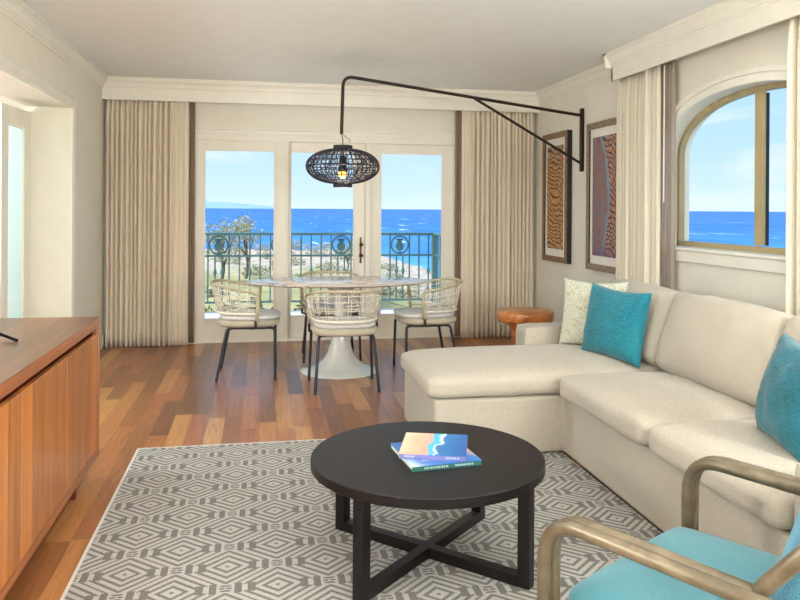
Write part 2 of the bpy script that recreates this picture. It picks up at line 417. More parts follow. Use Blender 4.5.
# back wall around the balcony doors: opening x -.66..2.06, z 0..2.07
DX0,DX1,DZ=-.655,2.05,2.07
mb=MB(); mb.box((XL-T,YB,0),(DX0,YB+.18,H)); mb.box((DX1,YB,0),(XR+T+.1,YB+.18,H)); mb.box((DX0,YB,DZ),(DX1,YB+.18,H))
struct('wall_back',mb,'wall_paint','cream wall around the glazed balcony doors','wall',smooth=False)
# left wall with the cased opening: y 3.6..6.40, z 0..2.16
OY0,OY1,OZ=3.7,6.41,2.155; OD=.335
mb=MB(); mb.box((XL-OD,OY1,0),(XL,YB,H)); mb.box((XL-OD,YR,0),(XL,OY0,H)); mb.box((XL-OD,OY0,OZ),(XL,OY1,H))
struct('wall_left',mb,'wall_paint','cream left wall with a deep cased opening','wall',smooth=False)
# room beyond the frosted door, daylit by its own window
mb=MB(); mb.box((-4.4,3.2,0),(XL-OD,3.3,H)); mb.box((-4.4,7.9,0),(XL-OD,8.0,H)); mb.box((-4.5,3.2,0),(-4.4,8.0,.5)); mb.box((-4.5,3.2,2.4),(-4.4,8.0,H)); mb.box((-4.5,3.2,.5),(-4.4,3.8,2.4)); mb.box((-4.5,7.4,.5),(-4.4,8.0,2.4))
struct('wall_far_left',mb,'wall_paint','pale walls of the next room behind the frosted door','wall',smooth=False)
mb=MB(); mb.box((XL-T,YR-T,0),(XR+T,YR,H)); struct('wall_rear',mb,'wall_paint','cream wall at the rear of the room','wall',smooth=False)
# right wall with arched window hole
WC,WA,WZS,WB,WZ0=4.165,.90,1.75,.385,1.10
def arch(a,b,n=2.15,N=36):
    out=[]
    for i in range(N+1):
        t=PI*i/N; c,sn=math.cos(t),math.sin(t)
        out.append((WC+a*math.copysign(abs(c)**(2/n),c),WZS+b*abs(sn)**(2/n)))
    return out      # from y=WC+a to y=WC-a
xo=XR+.20
mb=MB(); mb.box((XR,YR,0),(xo,WC-WA,H)); mb.box((XR,WC+WA,0),(xo,YB,H)); mb.box((XR,WC-WA,0),(xo,WC+WA,WZ0))
A=arch(WA,WB); mb.box((XR,WC+WA-.001,WZS),(xo,WC+WA,H))
for (y0,z0),(y1,z1) in zip(A,A[1:]):
    mb.prism([(y0,z0),(y1,z1),(y1,H),(y0,H)],'x',XR,xo)
struct('wall_right',mb,'wall_paint','cream right wall with the arched window','wall',smooth=False)
# arch window: moulding, frame, panes
def archband(mb,ao,bo,ai,bi,x0,x1,zb,n=2.15):
    O=[(WC+ao,zb)]+arch(ao,bo,n)+[(WC-ao,zb)]; I=[(WC+ai,zb)]+arch(ai,bi,n)+[(WC-ai,zb)]
    for k in range(len(O)-1): mb.prism([O[k],O[k+1],I[k+1],I[k]],'x',x0,x1)
mb=MB(); archband(mb,WA+.085,WB+.085,WA-.002,WB-.002,XR-.022,XR,WZ0); archband(mb,WA+.085,WB+.085,WA+.055,WB+.055,XR-.036,XR-.022,WZ0); archband(mb,WA+.03,WB+.03,WA,WB,XR-.030,XR-.022,WZ0)
struct('trim_1',mb,'trim_paint','white moulded trim over the arched window','trim',smooth=False)
mb=MB(); mb.box((XR-.034,WC-WA-.13,WZ0-.018),(XR+.11,WC+WA+.13,WZ0+.004)); mb.box((XR-.022,WC-WA-.11,WZ0-.095),(XR,WC+WA+.11,WZ0-.018))
struct('trim_2',mb,'trim_paint','white window sill and apron board under the arched window','trim',bevel=.006)
fx=XR+.10
mb=MB(); archband(mb,WA,WB,WA-.030,WB-.036,fx,fx+.045,WZ0); mb.box((fx,WC-WA,WZ0),(fx+.045,WC+WA,WZ0+.042)); mb.box((fx-.012,WC-.075,WZ0+.05),(fx+.012,WC+.004,WZS+WB-.03))
wf=struct('window_1',mb,'window_frame_tan','arched window with tan frame and one tall mullion facing the sea','window',bevel=.004)
mb=MB(); mb.prism([(WC+WA-.02,WZ0+.03),(WC+.02,WZ0+.03)]+[(y,z) for y,z in reversed(arch(WA-.02,WB-.02)) if y>WC+.02],'x',fx+.03,fx+.034); mb.build('pane','clear_glass',wf)
mb=MB(); mb.prism([(WC-.02,WZ0+.03),(WC-WA+.02,WZ0+.03)]+[(y,z) for y,z in reversed(arch(WA-.02,WB-.02)) if y<WC-.02],'x',fx+.03,fx+.034); mb.build('pane','clear_glass',wf)
mb=MB(); mb.box((fx+.013,WC-.074,WZ0+.05),(fx+.034,WC-.03,WZS+WB-.05)); mb.build('sash_edge','frame_side_dark',wf,smooth=False)
# crown mouldings and valances
def crownprof(p,h):   # (out from wall, down from ceiling)
    return [(0,0),(p,0),(p,-.014),(p*.84,-.014),(p*.84,-.026),(p*.92,-.032),(p*.84,-.038),(p*.62,-.050),(p*.46,-.068),(p*.46,-.076),(p*.34,-.076),(p*.30,-.090),(p*.14,-.096),(p*.14,-h),(0,-h)]
VY=7.60
mb=MB(); mb.box((XL,VY,2.395),(XR,VY+.022,H)); mb.box((XL,VY-.012,2.395),(XR,VY,2.408)); mb.prism([(VY-o,H+d) for o,d in crownprof(.05,.10)],'x',XL,XR)
struct('trim_3',mb,'trim_paint','white curtain valance with crown moulding over the balcony doors','valance',smooth=False)
mb=MB(); mb.prism([(XL+o,H+d) for o,d in crownprof(.06,.115)],'y',YR,VY-.03)
struct('trim_4',mb,'trim_paint','white crown moulding along the left wall','trim',smooth=False)
VX=XR-.17; VE=5.585
mb=MB(); mb.prism([(XR-o,H+d) for o,d in crownprof(.06,.115)],'y',VE-.04,VY-.03)
struct('trim_5',mb,'trim_paint','white crown moulding above the two framed pictures','trim',smooth=False)
mb=MB(); mb.box((VX,YR+.01,2.39),(VX+.022,VE,H)); mb.box((VX,VE-.022,2.39),(XR,VE,H))
mb.prism([(VX-o,H+d) for o,d in crownprof(.05,.115)],'y',YR+.01,VE+.05)
mb.prism([(VE+o,H+d) for o,d in crownprof(.05,.115)],'x',VX-.05,XR-.06)
struct('trim_6',mb,'trim_paint','white boxed valance with crown moulding above the arched window','valance',smooth=False)
# opening casing on the left wall
mb=MB(); mb.prism([(XL,OZ-.005),(XL+.014,OZ-.005),(XL+.018,OZ+.02),(XL+.034,OZ+.045),(XL+.04,OZ+.06),(XL+.022,OZ+.078),(XL,OZ+.082)],'y',OY0-.05,OY1+.075)
mb.prism([(XL,OY1-.004),(XL+.012,OY1-.004),(XL+.02,OY1+.02),(XL+.024,OY1+.05),(XL+.012,OY1+.068),(XL,OY1+.07)],'z',0,OZ)
struct('trim_7',mb,'trim_paint','white casing around the opening in the left wall','trim',smooth=False)
def bb(name,lo,hi,label):
    mb=MB(); mb.box(lo,hi); struct(name,mb,'trim_paint',label,'baseboard',bevel=.006)
bb('baseboard_left',(XL,OY1+.075,0),(XL+.016,YB,.13),'white baseboard in the corner by the left curtain')
bb('baseboard_right',(XR-.016,YR,0),(XR,YB,.13),'white baseboard behind the sofa')
bb('baseboard_back_left',(XL+.016,YB-.016,0),(DX0-.12,YB,.13),'white baseboard behind the left curtain')
bb('baseboard_back_right',(DX1+.12,YB-.016,0),(XR-.016,YB,.13),'white baseboard behind the right curtain')
# door head moulding
mb=MB(); mb.prism([(YB,DZ+.0),(YB-.02,DZ+.0),(YB-.02,DZ+.026),(YB-.028,DZ+.03),(YB-.028,DZ+.045),(YB-.018,DZ+.052),(YB-.018,DZ+.072),(YB-.036,DZ+.078),(YB-.036,DZ+.092),(YB,DZ+.095)],'x',DX0-.06,DX1+.06)
struct('trim_8',mb,'trim_paint','moulded head trim above the balcony doors','trim',smooth=False)
mb=MB(); mb.box((DX0,YB-.004,2.04),(DX1,YB+.16,DZ)); mb.box((DX0,YB-.004,0),(DX0+.025,YB+.16,2.04)); mb.box((DX1-.025,YB-.004,0),(DX1,YB+.16,2.04)); mb.box((.254,YB,0),(.280,YB+.16,2.04)); mb.box((1.075,YB-.004,0),(1.125,YB+.16,2.04)); mb.box((DX0,YB+.01,-.01),(DX1,YB+.17,.03))
struct('trim_9',mb,'trim_paint','white jambs and sill framing the three glazed door leaves','trim',bevel=.003)
def leaf(name,x0,x1,gx0,gx1,gz0,gz1,y,label):
    mb=MB(); mb.box((x0,y,.03),(gx0,y+.045,2.04)); mb.box((gx1,y,.03),(x1,y+.045,2.04)); mb.box((gx0,y,.03),(gx1,y+.045,gz0)); mb.box((gx0,y,gz1),(gx1,y+.045,2.04))
    e=.012
    d=struct(name,mb,'door_paint',label,'door',bevel=.003)
    b2=MB(); b2.box((gx0,y-.006,gz0),(gx0+e,y+.01,gz1)); b2.box((gx1-e,y-.006,gz0),(gx1,y+.01,gz1)); b2.box((gx0+e,y-.006,gz0),(gx1-e,y+.01,gz0+e)); b2.box((gx0+e,y-.006,gz1-e),(gx1-e,y+.01,gz1)); b2.build('glazing_bead','trim_paint',d,smooth=False)
    b3=MB(); b3.box((gx0-.005,y+.02,gz0-.005),(gx1+.005,y+.026,gz1+.005)); b3.build('pane','clear_glass',d,smooth=False)
    return d
leaf('door_1',DX0+.025,.254,-.555,.145,.235,1.945,YB+.012,'left glazed balcony door leaf beside the left curtain')
d2=leaf('door_2',.280,1.075,.290+.01,.965,.245,1.945,YB+.05,'middle glazed balcony door leaf with the dark handle')
leaf('door_3',1.125,DX1-.025,1.235,1.905,.245,1.945,YB+.03,'right glazed balcony door leaf beside the right curtain')
mb=MB(); mb.box((1.022,YB+.044,.79),(1.044,YB+.052,1.06)); mb.lathe([(0,0),(.018,0),(.018,.02),(.012,.03),(0,.03)],16,(1.033,YB+.03,.86)); 
for zz in (.875,.985): mb.tube([(1.033,YB+.046,zz),(1.033,YB+.02,zz)],.009,10); mb.lathe([(0,-.02),(.014,-.014),(.02,0),(.014,.014),(0,.02)],14,(1.033,YB+.005,zz))
mb.build('door_handle','brass_dark',d2)
# frosted glass door standing open in the left opening
dm=Matrix.Translation((XL-OD+.02,OY1-.02,0))@Matrix.Rotation(R(-94),4,'Z')
def dbox(mb,x0,x1,z0,z1,t0=-.02,t1=.02):
    mb.obox(None,((x1-x0)/2,(t1-t0)/2,(z1-z0)/2),mat=dm@Matrix.Translation(((x0+x1)/2,(t0+t1)/2,(z0+z1)/2)))
mb=MB(); dbox(mb,0,.13,.02,2.11); dbox(mb,.43,.56,.02,2.11); dbox(mb,.13,.43,.02,.25); dbox(mb,.13,.43,1.96,2.11)
d4=struct('door_4',mb,'trim_paint','white door with a frosted glass panel in the left opening','door',bevel=.004)
mb=MB(); dbox(mb,.125,.435,.245,1.965,-.004,.004); mb.build('pane','frosted_glass',d4,smooth=False)
# ------------------------------------------------------------------ balcony and outdoors
BY=10.1; BX=2.37
mb=MB(); mb.box((-3.2,YB+.18,-.2),(BX+.12,BY+.12,-.02)); struct('balcony_floor',mb,'balcony_tile','pale tiled balcony floor outside the doors','balcony',smooth=False)
rl=thing('balcony_railing',(0,BY,-.02),0,'teal iron balcony railing with ringed fruit medallions','railing')
mb=MB(); mb.box((-3.2,BY-.03,1.00),(BX+.03,BY+.03,1.035)); mb.box((BX-.03,YB+.2,1.00),(BX+.03,BY-.03,1.035)); mb.build('top_rail','teal_iron',rl,bevel=.006)
mb=MB(); mb.box((-3.2,BY-.015,.715),(BX,BY+.015,.74)); mb.box((BX-.015,YB+.2,.715),(BX+.015,BY-.015,.74)); mb.build('middle_rail','teal_iron',rl,smooth=False)
mb=MB(); mb.box((-3.2,BY-.015,.105),(BX,BY+.015,.13)); mb.box((BX-.015,YB+.2,.105),(BX+.015,BY-.015,.13)); mb.build('bottom_rail','teal_iron',rl,smooth=False)
mb=MB(); mb.box((BX-.035,BY-.035,-.02),(BX+.035,BY+.035,1.0)); mb.build('corner_post','teal_iron',rl,bevel=.004)
pc=[-.535+.805*i for i in range(-3,5)]; pc=[p for p in pc if -3<p<BX-.1]
xs=-3.15
bal=[]
for i,p in enumerate(pc):
    nxt=pc[i+1] if i+1<len(pc) else p+.805
    for o in (-.135,.135): bal.append((p+o,.13,1.0,0))
    for o in (-.045,.045): bal.append((p+o,.13,.715,1))
    for j in (1,2,3): 
        q=p+.135+j*(.805-.27)/4
        if q<BX-.05: bal.append((q,.13,1.0,1 if j==2 else 0))
for q,z0,z1,k in bal:
    mb=MB(); mb.box((q-.009,BY-.009,z0),(q+.009,BY+.009,z1))
    if k: mb.lathe([(0,-.07),(.012,-.05),(.024,-.015),(.02,.02),(.009,.05),(0,.06)],10,(q,BY,.52))
    mb.build('baluster','teal_iron',rl)
q=YB+.35
while q<BY-.1:
    mb=MB(); mb.box((BX-.009,q-.009,.13),(BX+.009,q+.009,1.0)); mb.build('baluster','teal_iron',rl,smooth=False); q+=.14
for p in pc:
    mb=MB(); cz=.87
    mb.tube([(p+.118*math.cos(2*PI*i/32),BY,cz+.118*math.sin(2*PI*i/32)) for i in range(32)],.011,8,closed=True); md=mb.build('medallion','teal_iron',rl)
    mb=MB(); mb.lathe([(0,-.085),(.04,-.07),(.056,-.03),(.05,.01),(.03,.035),(0,.04)],20,(p,BY,cz),1,.35)
    for k in range(-2,3): mb.tube([(p+k*.008,BY,cz+.03),(p+k*.018,BY,cz+.075),(p+k*.032,BY,cz+.10-abs(k)*.012)],[.012,.010,.002],8)
    mb.lathe([(0,-.125),(.05,-.12),(.05,-.112),(.0,-.085)],16,(p,BY,cz),1,.35)
    mb.build('fruit_ornament','teal_iron',md)
# land, sea, island
EYE=1.36; SEA=-10.64
PSI=.184
tab=[(-.9,232),(-.5,236),(-.25,238),(-.09,230),(-.03,216),(-.01,196),(.03,166),(.06,140),(.12,112),(.25,80),(.5,50),(.9,26)]
def shore(az):      # az = azimuth from the view axis
    for (a0,d0),(a1,d1) in zip(tab,tab[1:]):
        if az<=a1:
            t=max(0,(az-a0)/(a1-a0)); return d0+(d1-d0)*t
    return tab[-1][1]
prof=[(0,-.9),(12,-.95),(25,-2.4),(60,-6.1),(90,-8.1),(120,-9.4),(170,-10.2),(240,-10.55)]
def land(d):
    for (a0,z0),(a1,z1) in zip(prof,prof[1:]):
        if d<=a1: return z0+(z1-z0)*(d-a0)/(a1-a0)
    return -10.55
def landz(az,d):
    s=shore(az); z=land(d*240/max(s,1)) if s<200 else land(d)
    z+=noise.noise(Vector((az*30,d*.05,0)))*.35*min(1,d/40)
    k=(d-s)/(12+s*.02)
    if k>-1: z=z+(SEA-1.2-z)*max(0,min(1,(k+1)/1.4))
    return z
def lf(u,v):
    az=-.95+1.9*u; d=10.9*(300/10.9)**v; a=PSI+az
    return Vector((math.sin(a)*d,math.cos(a)*d,landz(az,d)))
mb=MB(); mb.grid(lf,150,110)
struct('dune_ground',mb,'dune_land','pale sandy coastal land with dry grass beyond the balcony','ground',origin=(0,0,0))
mb=MB(); mb.grid(lambda u,v: Vector((math.sin(PSI-1.3+2.6*u)*(8*(24000/8)**v),math.cos(PSI-1.3+2.6*u)*(8*(24000/8)**v),SEA)),48,40)
struct('sea',mb,'sea_water','deep blue ocean reaching the horizon','sea',origin=(0,0,SEA))
def isl(u,v):
    a=PSI+(-.42+.28*u); D=15000; hgt=(max(0,math.sin(PI*min(1,u*1.0)))**.7)*(250-165*u)*(1+.15*noise.noise(Vector((u*9,3,0))))
    d=D+900*(v-.5)*2; z=SEA+hgt*max(0,(1-(2*v-1)**2))
    return Vector((math.sin(a)*d,math.cos(a)*d,z))
mb=MB(); mb.grid(isl,40,10); struct('distant_island',mb,'island_haze','hazy blue island on the horizon at far left','island')
def leaves(mb,c,rad,n,size,seed,flat=1.0,shell=.35):
    rnd=random.Random(seed)
    for i in range(n):
        d=Vector((rnd.gauss(0,1),rnd.gauss(0,1),rnd.gauss(0,1))).normalized(); q=d*(rnd.random()**shell); p=Vector(c)+Vector((q.x*rad[0],q.y*rad[1],q.z*rad[2]))
        a=Vector((rnd.gauss(0,1),rnd.gauss(0,1),rnd.gauss(0,.6))).normalized(); b2=a.orthogonal().normalized(); b2=Matrix.Rotation(rnd.random()*6,3,a)@b2; s=size*rnd.uniform(.6,1.3)
        mb.face([p-a*s,p+b2*s*.5,p+a*s,p-b2*s*.5])
def px2(pxx,d):      # world xy at pixel column, distance along view axis
    t=(pxx-400)/750; return Vector((math.sin(PSI)+math.cos(PSI)*t,math.cos(PSI)-math.sin(PSI)*t,0))*d
def gz(p):
    a=math.atan2(p.x,p.y)-PSI; return landz(a,math.hypot(p.x,p.y))
def tree(name,pxx,d,h,w,n,seed,label,leafm='dry_leaf'):
    p=px2(pxx,d); z=gz(p)-.1; t=thing(name,(p.x,p.y,z),0,label,'tree'); rnd=random.Random(seed)
    mb=MB(); tips=[]
    mb.tube(smoothpath([(p.x,p.y,z),(p.x+.3,p.y,z+h*.2),(p.x+.1,p.y,z+h*.42)],4),[.03*h*(1-.06*i) for i in range(9)],8)
    for k in range(9):
        a=rnd.random()*6.28; r=w*rnd.uniform(.3,.9); e=Vector((p.x+math.cos(a)*r,p.y+math.sin(a)*r,z+h*rnd.uniform(.45,.95))); s0=Vector((p.x+.2,p.y,z+h*rnd.uniform(.15,.42)))
        mb.tube([s0,(s0+e)/2+Vector((0,0,h*.06)),e],[.014*h,.009*h,.004*h],6); tips.append(e)
    mb.build('trunk','trunk_bark',t)
    mb=MB()
    for i,e in enumerate(tips): leaves(mb,e,(w*.38,w*.38,h*.13),n//9,.22,seed*31+i)
    mb.build('crown',leafm,t,smooth=False)
tree('coastal_tree',246,112,9.0,4.4,1300,3,'tall sparse grey-green tree seen through the left door leaf')
tree('coastal_tree',222,104,8.2,3.4,800,5,'sparse tree behind the leftmost railing medallion')
tree('coastal_tree',347,130,5.0,2.4,500,8,'small pale tree at the left edge of the middle door pane')
tree('coastal_tree',283,120,4.2,2.2,400,9,'low tree partly hidden by the white post between left and middle panes')
rnd=random.Random(21)
for i in range(18):
    pxx=[214,232,256,268,296,308,318,330,341,352,384,392,402,262,296,326,348,390][i]; dd=[70,150,120,170,150,95,180,130,170,85,75,110,92,205,210,212,205,140][i]; p=px2(pxx,dd); z=gz(p)-.15; r_=.55+.012*dd*rnd.uniform(.5,1)
    t=thing('coastal_bush',(p.x,p.y,z),0,'low pale bush on the sandy coastal ground beyond the railing','bush','coastal bushes')
    mb=MB(); mb.tube([(p.x,p.y,z),(p.x+.1,p.y,z+r_*.6)],[.06,.02],6); mb.build('stem','trunk_bark',t)
    mb=MB(); leaves(mb,(p.x,p.y,z+r_*.5),(r_*1.4,r_,r_*.6),260,.12+r_*.08,90+i); mb.build('foliage','dry_leaf',t,smooth=False)
for i in range(11):
    pxx=208+i*23.5; dd=12.0+(i%3)*.5; p=px2(pxx,dd); z=gz(p)-.1
    t=thing('garden_shrub',(p.x,p.y,z),0,['leafy green shrub below the railing, %s'%w for w in ('farthest left','under the leftmost medallion','left of the left chair back','above the left chair back','behind the white post','left of the rear chair','behind the rear chair back','behind the front chair','at the left edge of the right pane','left of the right chair','behind the right chair back')][i],'shrub','shrubs outside the balcony')
    hh=.85+.16*((i*7)%5)/5
    mb=MB()
    for k in range(5): mb.tube([(p.x,p.y,z),(p.x+.12*math.cos(k*1.3+i),p.y+.15*math.sin(k*1.3+i),z+hh*.8)],[.02,.006],6)
    mb.build('stem','trunk_bark',t)
    mb=MB(); leaves(mb,(p.x,p.y,z+hh*.55),(.19,.24,hh*.5),420,.045,40+i); mb.build('foliage','shrub_leaf',t,smooth=False)
# ------------------------------------------------------------------ curtains
def curtain(name,A,B,ztop,zbot,nf,amp,mat,label,seed,flat=None,wand=None,wandlen=1.0,out=(0,-1),group='cream pleated curtains'):
    A=Vector((A[0],A[1],0)); B=Vector((B[0],B[1],0)); d=B-A; L=d.length; d.normalize(); nrm=Vector((out[0],out[1],0)); rnd=random.Random(seed)
    ph=[rnd.uniform(.7,1.35) for _ in range(nf)]; tot=sum(ph); edges=[0]
    for q in ph: edges.append(edges[-1]+q/tot)
    am=[rnd.uniform(.65,1.2) for _ in range(nf)]
    t=thing(name,((A+B)/2).to_tuple()[:2]+(zbot,),0,label,'curtain',group)
    H_=ztop-zbot
    def fn(u,v):
        for k in range(nf):
            if u<=edges[k+1]+1e-9: break
        f=(u-edges[k])/(edges[k+1]-edges[k]); a=am[k]; k_sm=0
        if flat and flat[0]<=u<=flat[1]: a*=.25
        z=zbot+H_*v
        top=max(0,(v-.93)/.07); sp=a*amp*(1-.35*top)
        g_=.74; w=(2*math.sqrt(max(0,1-(2*f/g_-1)**2))-1) if f<g_ else -1
        if top>0: w=w*(1-.25*top)
        dr=noise.noise(Vector((u*6,v*1.3,seed)))*.010*(1-v)
        s=u*L-.20*sp*math.sin(2*PI*f)*(1-top)*k_sm+dr
        p=A+d*s+nrm*(w*sp*.5+dr); return Vector((p.x,p.y,z))
    mb=MB(); mb.grid(fn,nf*19,22); mb.build('drape',mat,t,angle=180,solid=.003)
    if wand is not None:
        p=A+d*(wand*L)+nrm*(amp*.5+.018); mb=MB(); mb.tube([(p.x,p.y,ztop-.03),(p.x,p.y,ztop-wandlen)],.0055,8); mb.build('wand','cord_white',t)
    # hooks and heading tape
    mb=MB()
    mb.box((min(A.x,B.x)-.0,min(A.y,B.y)-.004,ztop-.004),(max(A.x,B.x)+.001,max(A.y,B.y)+.004,ztop+.012)); mb.build('heading_rail','trim_paint',t,smooth=False)
    return t
CY=7.662
curtain('curtain',(-1.47,CY),(-.70,CY),2.44,.004,17,.074,'curtain_linen','cream floor-length curtain left of the balcony doors',3,flat=(.80,1.0),wand=.90,wandlen=1.02)
curtain('curtain',(2.085,CY),(2.87,CY),2.44,.004,17,.074,'curtain_linen','cream floor-length curtain right of the balcony doors, behind the stump table',5,flat=(0,.13),wand=.09,wandlen=1.02)
curtain('curtain',(2.835,5.615),(2.835,4.99),2.43,.03,11,.07,'curtain_pale','pale cream curtain between framed picture and arched window',9,flat=(.78,1),wand=.84,wandlen=1.02,out=(-1,0))
curtain('curtain',(2.83,3.62),(2.83,2.9),2.43,.03,11,.08,'curtain_pale','pale cream curtain at the right edge of the arched window',12,out=(-1,0))
def sheerc(A,B,ztop,zbot,nf,amp,mat,label,seed,out):
    curtain('sheer_curtain',A,B,ztop,zbot,nf,amp,mat,label,seed,out=out,group='dark sheer curtains')
sheerc((-.692,7.69),(-.642,7.69),2.44,.02,2,.026,'sheer_brown','narrow dark brown sheer bunched beside the left curtain',2,(0,-1))
sheerc((2.025,7.685),(2.095,7.685),2.44,.02,2,.026,'sheer_brown','narrow dark brown sheer bunched beside the right balcony curtain',4,(0,-1))
sheerc((2.866,5.09),(2.866,4.85),2.43,.03,5,.024,'sheer_taupe','taupe sheer bunched at the left edge of the arched window',6,(-1,0))
mb=MB(); mb.tube([(2.835,4.93,2.40),(2.835,4.93,1.42)],.005,8); tag(mb.build('curtain_wand','cord_white'),'thin white pull wand hanging in front of the taupe sheer','wand')
# ------------------------------------------------------------------ framed pictures and wall lamp
def picture(y0,y1,z0,z1,fw,mwy,mwz,art,fmat,label):
    xf=XR-.05; yc=(y0+y1)/2; zc=(z0+z1)/2
    t=thing('framed_picture',(XR-.001,yc,z0),0,label,'picture','framed net pictures')
    mb=MB(); mb.box((xf,y0,z0),(XR-.001,y0+fw,z1)); mb.box((xf,y1-fw,z0),(XR-.001,y1,z1)); mb.box((xf,y0+fw,z0),(XR-.001,y1-fw,z0+fw)); mb.box((xf,y0+fw,z1-fw),(XR-.001,y1-fw,z1)); f=mb.build('frame','frame_side_dark',t,bevel=.002)
    mb=MB(); e=.004; x2=xf-e
    mb.box((x2,y0,z0),(xf,y0+fw,z1)); mb.box((x2,y1-fw,z0),(xf,y1,z1)); mb.box((x2,y0+fw,z0),(xf,y1-fw,z0+fw)); mb.box((x2,y0+fw,z1-fw),(xf,y1-fw,z1)); mb.build('frame_face',fmat,t,smooth=False)
    mb=MB(); mb.box((xf+.012,y0+fw-.003,z0+fw-.003),(XR-.006,y1-fw+.003,z1-fw+.003)); mb.build('mat_board','mat_board',t,smooth=False)
    mb=MB(); hy=(y1-y0)/2-fw-mwy; hz=(z1-z0)/2-fw-mwz
    mb.box((-.002,-hy,-hz),(.002,hy,hz)); o=mb.build('art_print',art,t,smooth=False,local=True); o.location=(-.042,0,zc-z0)
    return t
picture(6.73,7.36,.845,2.125,.055,.06,.075,'net_print','bark_frame','tall bark-framed picture of orange netting beside the far corner')
picture(5.62,6.30,.835,2.125,.055,.06,.075,'shore_print','grey_bark_frame','tall grey-brown framed picture of purple netting beside the pale curtain')
wl=thing('swing_arm_lamp',(XR-.001,6.48,1.72),0,'dark bronze swing-arm wall lamp with a black wicker shade over the table','lamp')
mb=MB(); mb.box((XR-.03,6.46,1.715),(XR-.001,6.505,2.295)); mb.build('wall_bracket','bronze_dark',wl,bevel=.003)
bx,by=XR-.035,6.48; ex,ey=.678,6.285
top=Vector((bx,by,2.232)); end=Vector((ex,ey,2.475))
mb=MB(); mb.tube(fillet([top,end,(ex-.012,ey,2.02),(ex-.012,ey,1.985)],.09,8),.0145,12); mb.build('arm','bronze_dark',wl)
tj=.475; J=top.lerp(end,tj); mb=MB(); mb.tube([(bx,by,1.795),J],.0125,10); mb.build('strut','bronze_dark',wl)
for zz in (2.232,1.795): mb=MB(); mb.tube([(bx+.01,by,zz-.025),(bx+.01,by,zz+.025)],.014,10); mb.build('pivot','bronze_dark',wl)
PC=Vector((ex,ey,1.714))
mb=MB(); mb.tube([(ex-.012,ey,1.99),(ex,ey,1.93),(ex,ey,1.80)],.004,8); mb.tube(smoothpath([(ex,ey,1.985),(ex+.02,ey,1.965),(ex+.055,ey,1.94),(ex+.06,ey,1.91)],5),.0025,6); mb.build('cord','black_plastic',wl)
mb=MB()
for zz in (1.868,1.895): pass
Rr,Hh=.308,.148
def sp(a,t,k=1.0):   # t -1..1
    ang=t*PI/2*.915; return Vector((PC.x+k*Rr*math.cos(ang)**.86*math.cos(a),PC.y+k*Rr*math.cos(ang)**.86*math.sin(a),PC.z+k*Hh*math.sin(ang)/math.sin(PI/2*.915)))
for k in range(44):
    a=2*PI*k/44; mb.tube([sp(a,-1+2*i/14) for i in range(15)],.0034,5)
rnd=random.Random(4)
for k in range(210):
    a=rnd.random()*2*PI; da=rnd.uniform(-.6,.6); t0=rnd.uniform(-.95,.3); t1=t0+rnd.uniform(.3,.8)
    mb.tube([sp(a+da*i/6+.03*math.sin(i*2),min(.98,t0+(t1-t0)*i/6),1.004) for i in range(7)],.0024,4)
for t in (-.98,-.82,-.62,-.40,-.2,0,.02,.2,.4,.62,.82,.98):
    mb.tube([sp(2*PI*i/48,t,1.0) for i in range(48)],.0034,5,closed=True)
sh=mb.build('lamp_shade','pendant_wicker',wl)
for zz,nm in ((Hh-.006,'upper_collar'),(-Hh-.028,'lower_collar')):
    mb=MB(); mb.lathe([(.066,0),(.076,0),(.076,.034),(.066,.034),(.066,0)],36,(PC.x,PC.y,PC.z+zz))
    for k in range(36):
        a=2*PI*k/36; mb.tube([(PC.x+.077*math.cos(a),PC.y+.077*math.sin(a),PC.z+zz),(PC.x+.077*math.cos(a),PC.y+.077*math.sin(a),PC.z+zz+.034)],.004,5)
    mb.build(nm,'pendant_wicker',wl)
mb=MB(); mb.lathe([(0,.09),(.022,.09),(.028,.07),(.03,.0),(.046,-.045),(.042,-.045),(.02,0),(0,.0)],24,(PC.x,PC.y,PC.z+.0)); mb.build('socket','black_plastic',wl)
mb=MB(); mb.lathe([(0,-.0),(.014,-.0),(.016,-.02),(.034,-.05),(.037,-.068),(.026,-.092),(0,-.102)],20,(PC.x,PC.y,PC.z-.0)); mb.build('bulb','bulb_glow',wl)
# ------------------------------------------------------------------ dining set
dt=thing('dining_table',(.668,6.285,0),0,'oval pink-white marble table on a white tulip pedestal','table')
mb=MB(); mb.lathe([(0,0),(.33,0),(.332,.006),(.325,.012),(.25,.028),(.19,.055),(.14,.10),(.105,.16),(.08,.25),(.062,.36),(.054,.46),(.056,.55),(.075,.64),(.12,.70),(.19,.722),(.22,.728),(0,.728)],64,(.668,6.285,0)); mb.build('pedestal','lacquer_white',dt,angle=60)
mb=MB(); mb.lathe([(0,.728),(.60,.728),(.70,.732),(.765,.743),(.772,.748),(.765,.752),(0,.752)],96,(.668,6.285,0),1.0,.56); mb.build('tabletop','pink_marble',dt,angle=50)
def ucurve(hw,back,end,n=40):
    """U seen from above, opening to +y; from left end to right end"""
    out=[]
    for i in range(n+1):
        t=PI*i/n; c=-math.cos(t); s=math.sin(t)
        out.append((hw*math.copysign(abs(c)**.72,c), end-(end+back)*abs(s)**.80))
    return out
def resample(P,n):
    L=[0]
    for a,b in zip(P,P[1:]): L.append(L[-1]+(Vector(b)-Vector(a)).length)
    out=[]
    for k in range(n+1):
        t=L[-1]*k/n; i=0
        while i<len(L)-2 and L[i+1]<t: i+=1
        f=(t-L[i])/max(1e-9,L[i+1]-L[i]); out.append(Vector(P[i]).lerp(Vector(P[i+1]),f))
    return out
